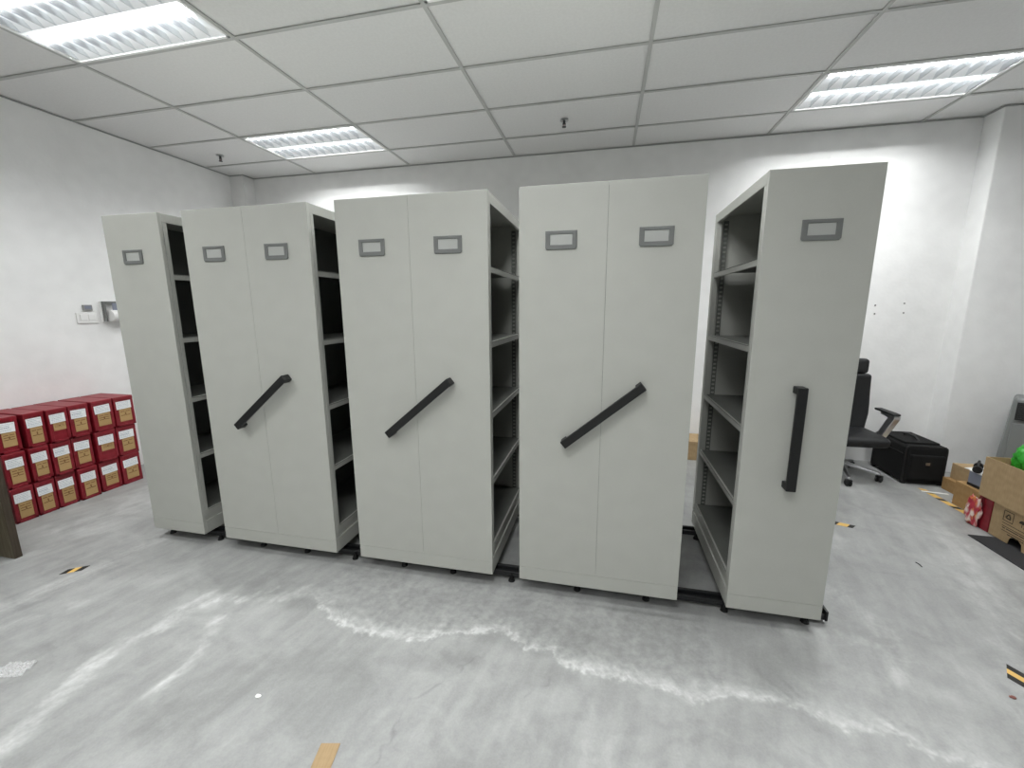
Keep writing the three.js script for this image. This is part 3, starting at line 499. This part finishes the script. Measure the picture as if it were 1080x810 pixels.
{ // air purifier, partly cut by the right edge
  const o = thing('air_purifier', 'grey floor-standing air purifier with black top grille behind the cartons', 'air purifier', [4.15, 0, -2.165], -0.65);
  const body = (x, y, z) => [x * (1 - 0.22 * Math.max(0, y - 0.25) / 0.5), y, z * (1 - 0.2 * Math.max(0, y - 0.58) / 0.2)];
  const g = new RoundedBoxGeometry(0.34, 0.785, 0.28, 6, 0.03).translate(0, 0.3925, 0), p = g.attributes.position;
  for (let i = 0; i < p.count; i++) p.setXYZ(i, ...body(p.getX(i), p.getY(i), p.getZ(i)));
  g.computeVertexNormals(); part('body', g, M.purifier, o);
  const fx = 0.112, tilt = -0.15, gr = new THREE.Group(); gr.name = 'grille'; gr.position.set(0, 0.60, 0.140); gr.rotation.x = tilt; o.add(gr);
  part('recess', rbox(-fx, fx, 0, 0.145, -0.004, 0.003, 0.002), M.black, gr);
  for (let k = 0; k < 8; k++) part('slat', rbox(-fx + 0.008, fx - 0.008, 0.01 + k * 0.017, 0.017 + k * 0.017, 0.002, 0.010, 0.002), M.piping, gr);
  part('front_cover', rbox(-0.12, 0.12, 0.06, 0.57, 0.136, 0.146, 0.004), M.purifier, o);
  part('status_light', cyl(0.006, 0.006, 0.004, 12).rotateX(Math.PI / 2).translate(-0.02, 0.535, 0.147), M.redDark, o);
}
{ // kraft box glimpsed in the gap behind the units
  carton('kraft_box', 'kraft box by the back wall, glimpsed between the two rightmost units', [1.52, 0, -2.44], 0.42, 0.19, 0.3, M.kraft);
}

// ---------------------------------------------------------------- tape and scraps on the floor
function hazard(label, x, z, len, wid, turn, cuts) {         // cuts: black / yellow lozenges along the strip
  const o = thing('hazard_tape', label, 'tape', [x, 0, z], turn, 'hazard tape scraps on the floor');
  const n = cuts.length, s = wid * 0.45;
  cuts.forEach((black, k) => {
    const a = -len / 2 + len * k / n, b = -len / 2 + len * (k + 1) / n, sh = new THREE.Shape();
    sh.setFromPoints([[a - s / 2, -wid / 2], [b - s / 2, -wid / 2], [b + s / 2, wid / 2], [a + s / 2, wid / 2]].map((p) => new THREE.Vector2(...p)));
    part(black ? 'black_stripe' : 'yellow_stripe', boxUV(new THREE.ExtrudeGeometry(sh, { depth: 0.0012, bevelEnabled: false }).rotateX(-Math.PI / 2)), black ? M.tapeBlack : M.yellow, o);
  });
}
hazard('short piece of yellow and black tape on the floor at lower left', -2.345, 0.387, 0.10, 0.045, 0.62, [1, 0, 1]);
hazard('short yellow and black tape piece peeking out behind the rightmost unit', 2.37, -1.165, 0.12, 0.05, -0.35, [1, 0, 0, 1]);
hazard('yellow and black tape piece cut off by the right edge', 2.41, 0.10, 0.10, 0.09, 0.95, [1, 0, 1]);
hazard('long yellow and black tape line before the cartons on the right', 3.345, -1.70, 0.56, 0.045, Math.PI / 2 + 0.02, [0, 1, 0, 0, 1, 0, 0, 1, 0, 0, 1, 0]);
single('cardboard_scrap', 'small tan cardboard scrap at the bottom edge', 'cardboard', rbox(-0.034, 0.034, 0, 0.003, -0.05, 0.05, 0.001), M.kraft, [-0.21, 0, 0.985], 0.22);
{
  const g = new THREE.PlaneGeometry(0.12, 0.075, 36, 24).rotateX(-Math.PI / 2), p = g.attributes.position;
  for (let i = 0; i < p.count; i++) p.setY(i, 0.002 + 0.016 * Math.abs(n2(p.getX(i) * 38, p.getZ(i) * 38)) + 0.005 * Math.abs(n2(p.getX(i) * 90, p.getZ(i) * 90)));
  g.computeVertexNormals();
  single('plastic_film', 'crumpled clear plastic film on the floor at the left edge', 'plastic film', g, M.film, [-1.735, 0, 0.965], 0.3);
}
single('paper_sheet', 'white paper strip on the floor before the travel case', 'paper', rbox(-0.085, 0.085, 0, 0.003, -0.012, 0.012, 0.001), M.paper, [3.385, 0.0015, -1.905], -0.15);
single('paper_sheet', 'white paper strip on the tape line beside the small brown box', 'paper', rbox(-0.012, 0.012, 0, 0.004, -0.07, 0.07, 0.001), M.paper, [3.40, 0.0015, -1.69], -0.1);
single('paper_chip', 'tiny white paper chip on the floor at lower middle', 'scrap', crumple(0.011, 0.004, 0.008, 0.2, 2, 1), M.paper, [-0.62, 0, 0.84]);
single('red_chip', 'tiny reddish chip on the floor at lower right', 'scrap', crumple(0.010, 0.004, 0.007, 0.2, 2, 5), std({ color: 0x8a5a52, roughness: 0.8 }), [2.293, 0, 0.204]);
single('twig', 'tiny dark sliver on the floor right of the units', 'scrap', new THREE.TubeGeometry(new THREE.CatmullRomCurve3([[0, 0.003, 0], [0.006, 0.004, 0.02], [0.004, 0.003, 0.045]].map((p) => new THREE.Vector3(...p))), 10, 0.0025, 6), M.holderDark, [2.55, 0, -0.75]);

lit(scene);
renderer.render(scene, camera);
